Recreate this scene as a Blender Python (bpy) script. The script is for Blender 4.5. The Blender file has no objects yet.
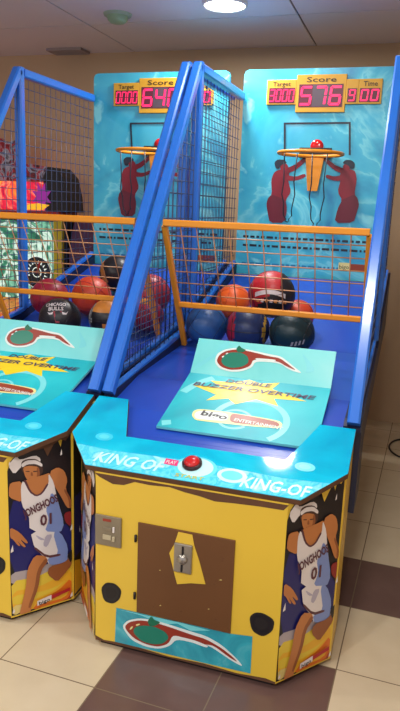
import bpy, bmesh, math, random
from mathutils import Vector, Matrix
R = math.radians
S = bpy.context.scene
COL = S.collection
random.seed(4)

# ---------------------------------------------------------------- camera, world, lamps, exposure
cam_d = bpy.data.cameras.new('camera')
cam_d.sensor_fit = 'VERTICAL'; cam_d.sensor_height = 36.0; cam_d.lens = 658.476 * 36.0 / 711.0
cam_d.clip_start = 0.05; cam_d.clip_end = 60
cam = bpy.data.objects.new('camera', cam_d); COL.objects.link(cam)
yw, pt, rl = R(17.2351), R(12.7108), R(2.1997)
fw = Vector((-math.sin(yw)*math.cos(pt), math.cos(yw)*math.cos(pt), -math.sin(pt)))
rt = Vector((math.cos(yw), math.sin(yw), 0)); up = rt.cross(fw)
rt2 = rt*math.cos(rl) + up*math.sin(rl); up2 = up*math.cos(rl) - rt*math.sin(rl)
M = Matrix((rt2, up2, -fw)).transposed().to_4x4(); M.translation = Vector((0.6215, -1.9236, 1.5797))
cam.matrix_world = M
S.camera = cam

world = bpy.data.worlds.new('world'); S.world = world; world.use_nodes = True
bg = world.node_tree.nodes['Background']
bg.inputs[0].default_value = (0.80, 0.80, 0.90, 1); bg.inputs[1].default_value = 0.95

def area_lamp(name, loc, size, power, col=(1.0, 0.965, 0.93), rot=(0, 0, 0)):
    d = bpy.data.lights.new(name, 'AREA'); d.shape = 'DISK'; d.size = size; d.energy = power; d.color = col
    o = bpy.data.objects.new(name, d); COL.objects.link(o); o.location = loc; o.rotation_euler = rot
    return o
CEIL = 2.745
LAMPS_AND_FILL = [((-0.56, 2.11), 26), ((-0.09, 1.26), 13), ((0.40, -0.10), 18), ((-2.2, -0.6), 24), ((0.5, -2.2), 42), ((-1.0, -2.6), 48)]  # first in view, next two from reflections, last three unseen, added for front light
for (lx, ly), pw in LAMPS_AND_FILL:
    area_lamp('lamp_and_fill_light', (lx, ly, CEIL - 0.035), 0.19, pw)

S.view_settings.view_transform = 'Standard'; S.view_settings.look = 'None'
S.view_settings.gamma = 1.0; S.view_settings.use_curve_mapping = False
S.view_settings.exposure = 0.0

# ---------------------------------------------------------------- materials
def lin(c):
    return tuple(((v/255.0)/12.92 if v/255.0 <= 0.04045 else ((v/255.0+0.055)/1.055)**2.4) for v in c) + (1.0,)
MATS = {}
def mat(name, rgb, rough=0.5, metal=0.0, var=0.08, scale=12.0, emit=0.0, bump=0.0, coat=0.0):
    m = bpy.data.materials.new(name); m.use_nodes = True
    nt = m.node_tree; b = nt.nodes['Principled BSDF']
    b.inputs['Roughness'].default_value = rough; b.inputs['Metallic'].default_value = metal
    b.inputs['Coat Weight'].default_value = coat; b.inputs['Coat Roughness'].default_value = 0.12
    tc = nt.nodes.new('ShaderNodeTexCoord'); no = nt.nodes.new('ShaderNodeTexNoise')
    no.inputs['Scale'].default_value = scale; no.inputs['Detail'].default_value = 4
    nt.links.new(tc.outputs['Object'], no.inputs['Vector'])
    mx = nt.nodes.new('ShaderNodeMix'); mx.data_type = 'RGBA'
    c = lin(rgb)
    mx.inputs[6].default_value = tuple(v*(1-var) for v in c[:3]) + (1,)
    mx.inputs[7].default_value = tuple(min(1, v*(1+var)) for v in c[:3]) + (1,)
    nt.links.new(no.outputs['Fac'], mx.inputs[0]); nt.links.new(mx.outputs[2], b.inputs['Base Color'])
    if emit:
        b.inputs['Emission Color'].default_value = c; b.inputs['Emission Strength'].default_value = emit
    if bump:
        bp = nt.nodes.new('ShaderNodeBump'); bp.inputs['Strength'].default_value = bump; bp.inputs['Distance'].default_value = 0.01
        nt.links.new(no.outputs['Fac'], bp.inputs['Height']); nt.links.new(bp.outputs[0], b.inputs['Normal'])
    MATS[name] = m
    return m
def swirl(name, stops, scale=2.2, dist=2.5, rough=0.25, coat=0.3, kind='noise'):
    m = bpy.data.materials.new(name); m.use_nodes = True
    nt = m.node_tree; b = nt.nodes['Principled BSDF']
    b.inputs['Roughness'].default_value = rough; b.inputs['Coat Weight'].default_value = coat; b.inputs['Coat Roughness'].default_value = 0.1
    tc = nt.nodes.new('ShaderNodeTexCoord')
    no = nt.nodes.new('ShaderNodeTexNoise'); no.inputs['Scale'].default_value = scale; no.inputs['Detail'].default_value = 5; no.inputs['Distortion'].default_value = dist
    rp = nt.nodes.new('ShaderNodeValToRGB')
    while len(rp.color_ramp.elements) < len(stops): rp.color_ramp.elements.new(0.5)
    for el, (p_, c_) in zip(rp.color_ramp.elements, stops):
        el.position = p_; el.color = lin(c_)
    nt.links.new(tc.outputs['Object'], no.inputs['Vector']); nt.links.new(no.outputs['Fac'], rp.inputs[0]); nt.links.new(rp.outputs[0], b.inputs['Base Color'])
    MATS[name] = m
    return m

mat('yellow', (228, 190, 60), 0.38, var=0.05, scale=5, coat=0.15)
mat('wood', (96, 62, 38), 0.8, var=0.3, scale=30)
mat('door_brown', (104, 65, 30), 0.55, var=0.16, scale=4)
mat('blue_floor', (28, 70, 178), 0.32, var=0.10, scale=6, coat=0.2)
mat('blue_body', (18, 26, 58), 0.45, var=0.15, scale=6)
mat('blue_steel', (38, 110, 210), 0.28, var=0.12, scale=9, coat=0.3)
mat('blue_wire', (60, 76, 112), 0.4, var=0.1)
mat('orange_steel', (226, 142, 26), 0.38, var=0.10, scale=10)
mat('orange_wire', (196, 138, 92), 0.45, var=0.1)
mat('chrome', (170, 165, 155), 0.3, metal=0.8, var=0.15, scale=30)
mat('plate_grey', (138, 126, 104), 0.45, metal=0.3, var=0.15, scale=20)
mat('window_grey', (184, 172, 140), 0.4)
mat('dark', (26, 20, 20), 0.6, var=0.2)
mat('deck_text', (196, 244, 248), 0.3, var=0.05)
mat('deck_ripple', (94, 218, 236), 0.3, var=0.05)
mat('deck_glow', (60, 205, 232), 0.3)
mat('pink', (226, 40, 120), 0.4)
mat('button_red', (196, 22, 22), 0.15, coat=0.6)
mat('button_rim', (48, 14, 20), 0.3)
mat('gold_text', (190, 190, 90), 0.4)
mat('score_yellow', (214, 160, 44), 0.5)
mat('score_dark', (96, 22, 48), 0.4)
mat('score_off', (86, 70, 82), 0.4)
mat('score_text', (52, 42, 20), 0.5)
mat('digit', (255, 36, 96), 0.4, emit=1.0)
for k, c in dict(p_black=(22, 20, 26), p_navy=(30, 32, 100), p_pale=(172, 160, 160), p_yellow=(226, 196, 60), p_straw=(222, 200, 120), p_orange=(220, 112, 30), p_deep=(180, 60, 36), p_gold=(232, 176, 44),
                 p_redbrown=(130, 62, 44), p_white=(226, 218, 212), p_red=(140, 36, 34), p_hair=(70, 46, 38), p_skin=(190, 120, 66), p_skin2=(146, 84, 46),
                 p_blue=(124, 144, 196), p_trim=(92, 50, 58), p_shade=(180, 172, 186), p_crimson=(176, 24, 40),
                 art_pale=(126, 206, 222), art_blue=(34, 128, 176), art_black=(34, 42, 56), art_red=(136, 26, 44), art_maroon=(108, 24, 44), art_green=(20, 96, 96),
                 c_white=(226, 236, 230), c_red=(150, 52, 34), c_green=(30, 128, 104), c_green2=(20, 110, 80), c_cream=(232, 224, 150), c_brown=(150, 64, 40),
                 a_light=(120, 216, 220), s_yellow=(238, 206, 36), s_text=(70, 60, 90), ink=(30, 26, 30)).items():
    mat(k, c, 0.35, var=0.06, scale=14)
swirl('back_teal', [(0.30, (34, 138, 184)), (0.42, (62, 184, 212)), (0.47, (116, 212, 226)), (0.49, (70, 188, 214)), (0.60, (52, 172, 206)), (0.63, (128, 216, 228)), (0.75, (84, 196, 218))], 2.4, 0.9, rough=0.35, coat=0.1)
swirl('deck_teal', [(0.3, (0, 152, 196)), (0.5, (6, 182, 218)), (0.7, (34, 204, 230))], 3.0, 1.0, rough=0.06, coat=0.0)
swirl('deck_water', [(0.32, (52, 196, 224)), (0.48, (110, 224, 238)), (0.55, (60, 200, 228)), (0.68, (168, 240, 246))], 9.0, 2.0, rough=0.06, coat=0.0)
swirl('panel_teal', [(0.3, (6, 158, 176)), (0.55, (20, 184, 196)), (0.75, (50, 202, 208))], 1.8, 1.0, rough=0.45, coat=0.0)
swirl('panel_teal_lit', [(0.3, (96, 206, 208)), (0.55, (126, 220, 218)), (0.75, (150, 228, 224))], 1.8, 1.0, rough=0.45, coat=0.0)  # lit copy of the panel teal; the flap's brightness is in the colour
swirl('decal_teal', [(0.3, (30, 140, 160)), (0.55, (50, 170, 186)), (0.75, (120, 200, 205))], 5.0, 2.0)

# ---------------------------------------------------------------- mesh builder
class MB:
    def __init__(s): s.v = []; s.f = []; s.m = []; s.names = []; s.sm = []
    def mi(s, n):
        if n not in s.names: s.names.append(n)
        return s.names.index(n)
    def face(s, pts, m, smooth=False):
        b = len(s.v); s.v += [tuple(p) for p in pts]; s.f.append(tuple(range(b, b+len(pts)))); s.m.append(s.mi(m)); s.sm.append(smooth)
    def raw(s, verts, faces, m, smooth=False):
        b = len(s.v); s.v += [tuple(p) for p in verts]; k = s.mi(m)
        for f in faces: s.f.append(tuple(b+i for i in f)); s.m.append(k); s.sm.append(smooth)
    def box(s, x0, x1, y0, y1, z0, z1, m, bev=0.0, T=None):
        bm = bmesh.new(); bmesh.ops.create_cube(bm, size=1.0)
        bmesh.ops.scale(bm, vec=(x1-x0, y1-y0, z1-z0), verts=bm.verts)
        if bev: bmesh.ops.bevel(bm, geom=bm.edges[:], offset=bev, segments=2, affect='EDGES', profile=0.5)
        bmesh.ops.translate(bm, vec=((x0+x1)/2, (y0+y1)/2, (z0+z1)/2), verts=bm.verts)
        if T: bmesh.ops.transform(bm, matrix=T, verts=bm.verts)
        bm.verts.index_update()
        s.raw([v.co[:] for v in bm.verts], [[v.index for v in f.verts] for f in bm.faces], m); bm.free()
    def prism(s, base, top, m, mtop=None, mbot=None):
        n = len(base); b = len(s.v); s.v += [tuple(p) for p in base] + [tuple(p) for p in top]
        k = s.mi(m)
        for i in range(n):
            j = (i+1) % n
            s.f.append((b+i, b+j, b+n+j, b+n+i)); s.m.append(k); s.sm.append(False)
        s.f.append(tuple(b+n+i for i in range(n))); s.m.append(s.mi(mtop or m)); s.sm.append(False)
        s.f.append(tuple(b+i for i in reversed(range(n)))); s.m.append(s.mi(mbot or m)); s.sm.append(False)
    def bar(s, a, b, w, h, m, side=(1, 0, 0)):
        a = Vector(a); b = Vector(b); d = (b-a).normalized(); x = Vector(side); x = (x - d*x.dot(d)).normalized(); y = d.cross(x)
        c = min(w, h)*0.16
        pr = [(-w/2+c, -h/2), (w/2-c, -h/2), (w/2, -h/2+c), (w/2, h/2-c), (w/2-c, h/2), (-w/2+c, h/2), (-w/2, h/2-c), (-w/2, -h/2+c)]
        s.prism([a+x*p+y*q for p, q in pr], [b+x*p+y*q for p, q in pr], m)
    def tube(s, pts, r, m, n=6, closed=False):
        pts = [Vector(p) for p in pts]; N = len(pts); V = []; F = []
        for i, p in enumerate(pts):
            a = pts[i-1] if (i or closed) else p; b = pts[(i+1) % N] if (i < N-1 or closed) else p
            d = (b-a).normalized(); h = Vector((0, 0, 1)) if abs(d.z) < 0.9 else Vector((1, 0, 0))
            x = d.cross(h).normalized(); y = d.cross(x)
            for k in range(n):
                t = 2*math.pi*k/n; V.append(p + x*(r*math.cos(t)) + y*(r*math.sin(t)))
        for i in range(N if closed else N-1):
            for k in range(n):
                j = (i+1) % N
                F.append((i*n+k, i*n+(k+1) % n, j*n+(k+1) % n, j*n+k))
        if not closed: F.append(tuple(range(n))[::-1]); F.append(tuple((N-1)*n+k for k in range(n)))
        s.raw(V, F, m, True)
    def lathe(s, prof, m, T=None, n=32, mats=None):
        V = []; F = []; ms = []
        for r, z in prof:
            for k in range(n):
                t = 2*math.pi*k/n; V.append(Vector((r*math.cos(t), r*math.sin(t), z)))
        if T: V = [T @ v for v in V]
        for i in range(len(prof)-1):
            fs = [(i*n+k, i*n+(k+1) % n, (i+1)*n+(k+1) % n, (i+1)*n+k) for k in range(n)]
            F.append((fs, (mats[i] if mats else m)))
        b = len(s.v); s.v += [tuple(p) for p in V]
        for fs, mm in F:
            k = s.mi(mm)
            for f in fs: s.f.append(tuple(b+i for i in f)); s.m.append(k); s.sm.append(True)
    def decal(s, fr, pts, m, off, soft=0):
        for _ in range(soft):
            q = []
            for i in range(len(pts)):
                a_, b_ = pts[i], pts[(i+1) % len(pts)]
                q += [(a_[0]*0.8+b_[0]*0.2, a_[1]*0.8+b_[1]*0.2), (a_[0]*0.2+b_[0]*0.8, a_[1]*0.2+b_[1]*0.8)]
            pts = q
        """printed shape: a thin face lying on a real surface; fr = (origin, u, v, normal)"""
        o, u, v, n = fr
        s.face([o + u*a + v*b + n*off for a, b in pts], m)
    def text(s, fr, txt, a, b, h, m, off, width=None, ang=0.0, shear=0.0, bold=0.0, fit=None):
        o, u, v, n = fr
        V, F = text_mesh(txt, bold, shear)
        if not V: return
        xs = [p[0] for p in V]; ys = [p[1] for p in V]
        w0 = max(xs)-min(xs); sy = h/0.72; sx = (width/w0) if width else sy
        cx = (max(xs)+min(xs))/2; ca, sa = math.cos(ang), math.sin(ang)
        P = []
        for x, y in V:
            X = (x-cx)*sx; Y = (y-0.36)*sy
            P.append(o + u*(a+X*ca-Y*sa) + v*(b+X*sa+Y*ca) + n*off)
        s.raw(P, F, m)
    def build(s, name, parent=None, recalc=False):
        me = bpy.data.meshes.new(name); me.from_pydata(s.v, [], s.f)
        for n in s.names: me.materials.append(MATS[n])
        for p_, k, sm in zip(me.polygons, s.m, s.sm): p_.material_index = k; p_.use_smooth = sm
        if recalc:
            bm = bmesh.new(); bm.from_mesh(me); bmesh.ops.recalc_face_normals(bm, faces=bm.faces); bm.to_mesh(me); bm.free()
        me.update()
        o = bpy.data.objects.new(name, me); COL.objects.link(o)
        if parent: o.parent = parent
        return o
_tc = {}
def text_mesh(txt, bold=0.0, shear=0.0):
    key = (txt, bold, shear)
    if key in _tc: return _tc[key]
    cu = bpy.data.curves.new('lettering', 'FONT'); cu.body = txt; cu.size = 1.0; cu.offset = bold; cu.shear = shear; cu.resolution_u = 2
    ob = bpy.data.objects.new('lettering', cu); COL.objects.link(ob)
    bpy.context.view_layer.update()
    me = bpy.data.meshes.new_from_object(ob.evaluated_get(bpy.context.evaluated_depsgraph_get()))
    r = ([(v.co.x, v.co.y) for v in me.vertices], [tuple(p_.vertices) for p_ in me.polygons])
    bpy.data.objects.remove(ob); bpy.data.curves.remove(cu); bpy.data.meshes.remove(me)
    _tc[key] = r
    return r
def thing(name, label, cat, loc=(0, 0, 0), group=None):
    o = bpy.data.objects.new(name, None); COL.objects.link(o); o.location = loc; o.empty_display_size = 0.1
    return tag(o, label, cat, group)
def tag(o, label, cat, group=None):
    o['label'] = label; o['category'] = cat
    if group: o['group'] = group
    return o
def struct(o): o['kind'] = 'structure'; return o
def clampp(pts, u0, u1, v0, v1): return [(min(max(a, u0), u1), min(max(b, v0), v1)) for a, b in pts]
X, Y, Z = Vector((1, 0, 0)), Vector((0, 1, 0)), Vector((0, 0, 1))

# ---------------------------------------------------------------- printed artwork, in metres on each surface
ART = {
 'POSTER': [
  ('p_black', [(0.004, 0.653), (0.244, 0.63), (0.27, 0.316), (0, 0.34)]),
  ('p_navy', [(0.001, 0.502), (0.085, 0.493), (0.276, 0.314), (0.274, 0.215), (0.091, 0.171), (-0, 0.205)]),
  ('p_navy', [(0.137, 0.358), (0.274, 0.358), (0.284, 0.2), (0.154, 0.191)]),
  ('p_pale', [(0.001, 0.213), (0.087, 0.205), (0.178, 0.21), (0.272, 0.232), (0.275, 0.181), (0.12, 0.138), (0.003, 0.161)]),
  ('p_yellow', [(0.002, 0.178), (0.104, 0.166), (0.194, 0.188), (0.275, 0.203), (0.279, 0.1), (0.126, 0.069), (0.006, 0.074)]),
  ('p_gold', [(0.003, 0.135), (0.108, 0.121), (0.199, 0.141), (0.277, 0.163), (0.281, 0.053), (0.131, 0.023), (0.008, 0.04)]),
  ('p_yellow', [(0.007, 0.117), (0.11, 0.098), (0.177, 0.1), (0.229, 0.119), (0.165, 0.082), (0.087, 0.074), (0.008, 0.073)]),
  ('p_orange', [(0.114, 0.063), (0.192, 0.082), (0.279, 0.123), (0.281, 0.007), (0.147, -0.007), (0.079, 0.022)]),
  ('p_gold', [(0.129, 0.044), (0.208, 0.059), (0.276, 0.079), (0.218, 0.041)]),
  ('p_deep', [(0.053, 0.019), (0.145, 0.017), (0.225, 0.03), (0.278, 0.055), (0.281, -0.039), (0.177, -0.031), (0.031, -0.013)]),
  ('p_straw', [(0.006, 0.074), (0.062, 0.067), (0.056, 0.042), (0.008, 0.019)]),
  ('p_white', [(0.003, 0.643), (0.033, 0.675), (0.049, 0.656), (0.105, 0.665), (0.126, 0.648), (0.122, 0.624), (0.053, 0.631), (0.025, 0.604)]),
  ('p_red', [(0.215, 0.406), (0.245, 0.41), (0.265, 0.383), (0.263, 0.351), (0.239, 0.345), (0.219, 0.37)]),
  ('p_hair', [(0.05, 0.621), (0.053, 0.65), (0.074, 0.656), (0.107, 0.65), (0.129, 0.631), (0.135, 0.596), (0.124, 0.578), (0.116, 0.608), (0.063, 0.618), (0.063, 0.596)]),
  ('p_skin', [(0.057, 0.627), (0.084, 0.628), (0.118, 0.616), (0.123, 0.587), (0.115, 0.569), (0.098, 0.559), (0.083, 0.563), (0.066, 0.585)]),
  ('p_skin2', [(0.101, 0.558), (0.115, 0.569), (0.123, 0.587), (0.118, 0.616), (0.109, 0.614), (0.111, 0.584)]),
  ('p_white', [(0.051, 0.64), (0.072, 0.651), (0.107, 0.646), (0.132, 0.626), (0.131, 0.613), (0.106, 0.631), (0.074, 0.635), (0.055, 0.626)]),
  ('p_hair', [(0.066, 0.61), (0.082, 0.608), (0.083, 0.604), (0.068, 0.607)]),
  ('p_hair', [(0.095, 0.605), (0.113, 0.602), (0.113, 0.599), (0.097, 0.6)]),
  ('p_skin2', [(0.087, 0.602), (0.092, 0.601), (0.096, 0.586), (0.086, 0.587)]),
  ('p_trim', [(0.079, 0.579), (0.102, 0.576), (0.097, 0.569), (0.085, 0.571)]),
  ('p_skin', [(0.067, 0.577), (0.124, 0.58), (0.164, 0.586), (0.157, 0.539), (0.122, 0.503), (0.085, 0.513), (0.054, 0.557)]),
  ('p_skin', [(0.158, 0.59), (0.191, 0.602), (0.217, 0.583), (0.23, 0.541), (0.221, 0.507), (0.248, 0.457), (0.247, 0.422), (0.227, 0.426), (0.199, 0.487), (0.173, 0.535)]),
  ('p_skin2', [(0.221, 0.507), (0.248, 0.457), (0.247, 0.422), (0.235, 0.426), (0.234, 0.461), (0.213, 0.504)]),
  ('p_skin', [(0.052, 0.575), (0.009, 0.577), (-0.006, 0.553), (-0.008, 0.52), (0.051, 0.49), (0.054, 0.527)]),
  ('p_skin', [(-0.005, 0.403), (0.039, 0.373), (0.071, 0.323), (0.064, 0.319), (0.039, 0.346), (0.063, 0.307), (0.052, 0.308), (0.027, 0.344), (0.042, 0.316), (0.032, 0.319), (0.014, 0.35), (0.001, 0.359)]),
  ('p_white', [(0.047, 0.553), (0.057, 0.578), (0.079, 0.524), (0.104, 0.501), (0.129, 0.506), (0.154, 0.54), (0.154, 0.587), (0.174, 0.545), (0.187, 0.474), (0.215, 0.366), (0.2, 0.329), (0.077, 0.367), (0.076, 0.434), (0.049, 0.478)]),
  ('p_blue', [(0.163, 0.507), (0.185, 0.48), (0.215, 0.366), (0.2, 0.329), (0.135, 0.35), (0.154, 0.395), (0.141, 0.441), (0.154, 0.463)]),
  ('p_trim', [(0.057, 0.578), (0.067, 0.577), (0.084, 0.529), (0.105, 0.507), (0.126, 0.513), (0.148, 0.546), (0.154, 0.54), (0.129, 0.506), (0.104, 0.501), (0.079, 0.524)]),
  ('p_white', [(0.079, 0.368), (0.2, 0.332), (0.227, 0.264), (0.22, 0.203), (0.153, 0.203), (0.136, 0.241), (0.095, 0.29)]),
  ('p_blue', [(0.167, 0.34), (0.2, 0.332), (0.23, 0.261), (0.224, 0.194), (0.153, 0.203), (0.144, 0.238), (0.192, 0.238)]),
  ('p_trim', [(0.094, 0.301), (0.143, 0.247), (0.197, 0.242), (0.199, 0.232), (0.144, 0.236), (0.093, 0.29)]),
  ('p_shade', [(0.096, 0.35), (0.141, 0.314), (0.115, 0.321)]),
  ('p_shade', [(0.139, 0.336), (0.168, 0.332), (0.144, 0.283), (0.127, 0.295)]),
  ('p_skin', [(0.094, 0.264), (0.135, 0.25), (0.148, 0.224), (0.117, 0.192), (0.106, 0.122), (0.074, 0.046), (0.076, -0.011), (0.029, 0.008), (0.035, 0.053), (0.058, 0.14), (0.064, 0.213)]),
  ('p_skin2', [(0.136, 0.241), (0.148, 0.224), (0.117, 0.192), (0.106, 0.122), (0.074, 0.046), (0.063, 0.051), (0.092, 0.127), (0.103, 0.199)]),
  ('p_skin2', [(0.15, 0.199), (0.215, 0.2), (0.238, 0.216), (0.25, 0.181), (0.212, 0.148), (0.182, 0.123), (0.143, 0.168)]),
  ('p_black', [(0.224, 0.227), (0.245, 0.249), (0.267, 0.229), (0.256, 0.199), (0.238, 0.192)]),
  ('p_white', [(0.025, 0.027), (0.055, 0.027), (0.076, -0.011), (0.056, -0.015), (0.022, -0.003)]),
  ('p_white', [(0.11, 0.018), (0.166, 0.015), (0.174, -0.007), (0.118, -0.003)]),
  ('p_crimson', [(0.169, 0.014), (0.265, -0), (0.265, -0.012), (0.174, -0.002)]),
 ],
 'BACK': [
  ('art_pale', [(-0.392, 1.717), (-0.315, 1.827), (-0.175, 1.888), (-0.129, 1.812), (-0.264, 1.671), (-0.386, 1.606)]),
  ('art_blue', [(-0.352, 1.748), (-0.27, 1.769), (-0.245, 1.701), (-0.324, 1.629)]),
  ('art_pale', [(0.186, 2.062), (0.296, 2.098), (0.367, 2.044), (0.351, 1.915), (0.269, 1.988)]),
  ('art_blue', [(0.268, 1.782), (0.323, 1.802), (0.357, 1.689), (0.304, 1.697)]),
  ('art_pale', [(0.297, 1.668), (0.386, 1.633), (0.388, 1.518), (0.298, 1.553)]),
  ('art_black', [(-0.201, 2.102), (0.201, 2.106), (0.202, 2.095), (-0.188, 2.091), (-0.177, 1.919), (-0.189, 1.919)]),
  ('art_black', [(0.191, 2.098), (0.202, 2.102), (0.218, 1.917), (0.206, 1.916)]),
  ('art_red', [(-0.226, 1.819), (-0.162, 1.835), (-0.145, 1.799), (-0.152, 1.763), (-0.127, 1.691), (-0.159, 1.642), (-0.146, 1.588), (-0.155, 1.502), (-0.252, 1.498), (-0.267, 1.564), (-0.28, 1.608), (-0.272, 1.65), (-0.248, 1.673), (-0.258, 1.761), (-0.246, 1.8)]),
  ('art_maroon', [(-0.248, 1.673), (-0.196, 1.655), (-0.159, 1.642), (-0.146, 1.588), (-0.155, 1.502), (-0.252, 1.498), (-0.28, 1.608), (-0.272, 1.65)]),
  ('art_red', [(-0.177, 1.83), (-0.123, 1.85), (-0.086, 1.879), (-0.048, 1.908), (-0.033, 1.894), (-0.069, 1.856), (-0.111, 1.821), (-0.16, 1.801)]),
  ('art_red', [(-0.159, 1.792), (-0.104, 1.783), (-0.051, 1.804), (-0.039, 1.785), (-0.097, 1.76), (-0.157, 1.758)]),
  ('art_red', [(-0.209, 1.853), (-0.169, 1.863), (-0.152, 1.84), (-0.171, 1.811), (-0.201, 1.82)]),
  ('art_black', [(-0.245, 1.867), (-0.221, 1.886), (-0.18, 1.882), (-0.164, 1.863), (-0.199, 1.853), (-0.212, 1.829), (-0.232, 1.829)]),
  ('art_red', [(0.247, 1.829), (0.179, 1.841), (0.163, 1.806), (0.171, 1.771), (0.158, 1.7), (0.19, 1.653), (0.166, 1.6), (0.153, 1.515), (0.269, 1.52), (0.283, 1.585), (0.293, 1.628), (0.28, 1.668), (0.259, 1.689), (0.266, 1.773), (0.258, 1.81)]),
  ('art_maroon', [(0.259, 1.689), (0.218, 1.668), (0.19, 1.653), (0.166, 1.6), (0.153, 1.515), (0.269, 1.52), (0.293, 1.628), (0.28, 1.668)]),
  ('art_red', [(0.189, 1.837), (0.135, 1.854), (0.095, 1.882), (0.069, 1.905), (0.055, 1.891), (0.092, 1.854), (0.138, 1.822), (0.177, 1.809)]),
  ('art_red', [(0.174, 1.799), (0.131, 1.789), (0.082, 1.802), (0.078, 1.783), (0.133, 1.765), (0.176, 1.766)]),
  ('art_red', [(0.178, 1.86), (0.21, 1.87), (0.226, 1.847), (0.21, 1.819), (0.181, 1.827)]),
  ('art_black', [(0.248, 1.87), (0.223, 1.888), (0.19, 1.888), (0.172, 1.869), (0.211, 1.856), (0.222, 1.837), (0.246, 1.838)]),
 ],
 'COMET_B': [
  ('c_white', [(-0.12, 0.06), (-0.119, 0.1), (-0.089, 0.126), (-0.039, 0.14), (0.022, 0.135), (0.102, 0.125), (0.156, 0.12), (0.206, 0.085), (0.257, 0.05), (0.2, 0.061), (0.152, 0.089), (0.051, 0.085), (0.044, 0.054), (0.001, 0.029), (-0.049, 0.023), (-0.093, 0.033)]),
  ('c_red', [(-0.113, 0.065), (-0.107, 0.097), (-0.081, 0.12), (-0.038, 0.132), (0.024, 0.128), (0.107, 0.114), (0.151, 0.112), (0.196, 0.083), (0.229, 0.061), (0.186, 0.075), (0.144, 0.096), (0.042, 0.095), (0.036, 0.06), (-0.001, 0.039), (-0.048, 0.031), (-0.088, 0.041)]),
  ('c_white', [(0.048, 0.1), (0.133, 0.102), (0.137, 0.095), (0.054, 0.091)]),
  ('c_green', [(-0.094, 0.067), (-0.089, 0.095), (-0.062, 0.114), (-0.018, 0.119), (0.017, 0.104), (0.026, 0.074), (0.003, 0.052), (-0.039, 0.04), (-0.075, 0.047)]),
  ('c_green2', [(-0.041, 0.132), (-0.031, 0.153), (-0.018, 0.139), (0.004, 0.133), (-0.007, 0.12), (-0.031, 0.118)]),
  ('c_white', [(-0.095, 0.087), (-0.088, 0.095), (-0.083, 0.092), (-0.089, 0.084)]),
  ('c_white', [(-0.081, 0.104), (-0.073, 0.111), (-0.069, 0.107), (-0.077, 0.101)]),
 ],
 'SWIRL_B': [
  ('a_light', [(-0.098, 0.169), (-0.065, 0.161), (-0.145, 0.061), (-0.22, 0.002), (-0.195, 0.044), (-0.135, 0.094)]),
  ('a_light', [(0.231, 0.156), (0.309, 0.071), (0.263, 0.054), (0.268, 0.085)]),
 ],
 'ART_A': [
  ('a_light', [(-0.151, -0.005), (-0.18, 0.062), (-0.17, 0.131), (-0.143, 0.224), (-0.115, 0.26), (-0.141, 0.189), (-0.159, 0.11), (-0.154, 0.052), (-0.128, 0.001)]),
  ('a_light', [(0.011, 0.163), (0.033, 0.222), (0.085, 0.241), (0.137, 0.219), (0.173, 0.167), (0.191, 0.101), (0.178, 0.049), (0.164, 0.046), (0.169, 0.103), (0.153, 0.156), (0.119, 0.195), (0.073, 0.211), (0.04, 0.196)]),
  ('a_light', [(0.232, 0.347), (0.285, 0.366), (0.281, 0.304), (0.275, 0.218), (0.261, 0.214), (0.262, 0.31)]),
  ('s_yellow', [(-0.166, 0.308), (-0.052, 0.319), (-0.109, 0.36), (-0.006, 0.367), (0.045, 0.402), (0.099, 0.383), (0.172, 0.407), (0.151, 0.35), (0.298, 0.291), (0.173, 0.283), (0.199, 0.233), (0.108, 0.261), (0.036, 0.209), (-0.002, 0.243), (-0.083, 0.21), (-0.055, 0.259)]),
  ('c_cream', [(-0.105, 0.096), (-0.108, 0.128), (-0.09, 0.146), (0.015, 0.15), (0.218, 0.139), (0.24, 0.119), (0.236, 0.088), (0.108, 0.076), (-0.036, 0.07), (-0.081, 0.069)]),
  ('c_brown', [(0.037, 0.136), (0.053, 0.146), (0.209, 0.131), (0.23, 0.114), (0.224, 0.094), (0.073, 0.083), (0.045, 0.092)]),
  ('c_white', [(-0.096, 0.098), (-0.096, 0.121), (-0.079, 0.135), (0.017, 0.141), (0.034, 0.119), (0.032, 0.089), (-0.057, 0.078), (-0.082, 0.078)]),
 ],
 'COMET_F': [
  ('c_white', [(-0.229, 0.102), (-0.208, 0.132), (-0.164, 0.152), (-0.109, 0.159), (-0.051, 0.155), (0.031, 0.148), (0.087, 0.144), (0.141, 0.125), (0.197, 0.086), (0.223, 0.059), (0.184, 0.07), (0.097, 0.111), (0.058, 0.106), (-0.021, 0.105), (-0.044, 0.071), (-0.085, 0.048), (-0.136, 0.044), (-0.192, 0.057)]),
  ('c_red', [(-0.22, 0.101), (-0.202, 0.127), (-0.161, 0.145), (-0.109, 0.15), (-0.051, 0.146), (0.031, 0.136), (0.087, 0.132), (0.141, 0.113), (0.184, 0.088), (0.203, 0.072), (0.173, 0.082), (0.113, 0.115), (0.079, 0.109), (0.036, 0.113), (-0.034, 0.12), (-0.05, 0.078), (-0.088, 0.056), (-0.132, 0.054), (-0.183, 0.066)]),
  ('c_white', [(-0.034, 0.117), (0.043, 0.118), (0.097, 0.108), (0.089, 0.099), (0.036, 0.107), (-0.031, 0.107)]),
  ('c_green', [(-0.186, 0.09), (-0.178, 0.114), (-0.145, 0.129), (-0.101, 0.134), (-0.06, 0.122), (-0.048, 0.101), (-0.071, 0.073), (-0.107, 0.061), (-0.152, 0.062)]),
  ('c_green2', [(-0.131, 0.148), (-0.117, 0.173), (-0.105, 0.16), (-0.08, 0.157), (-0.101, 0.137), (-0.123, 0.131)]),
  ('c_cream', [(-0.199, 0.097), (-0.193, 0.111), (-0.184, 0.116), (-0.19, 0.102)]),
  ('c_cream', [(-0.175, 0.125), (-0.16, 0.133), (-0.157, 0.129), (-0.172, 0.119)]),
 ],
 'TEAR': [
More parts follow.
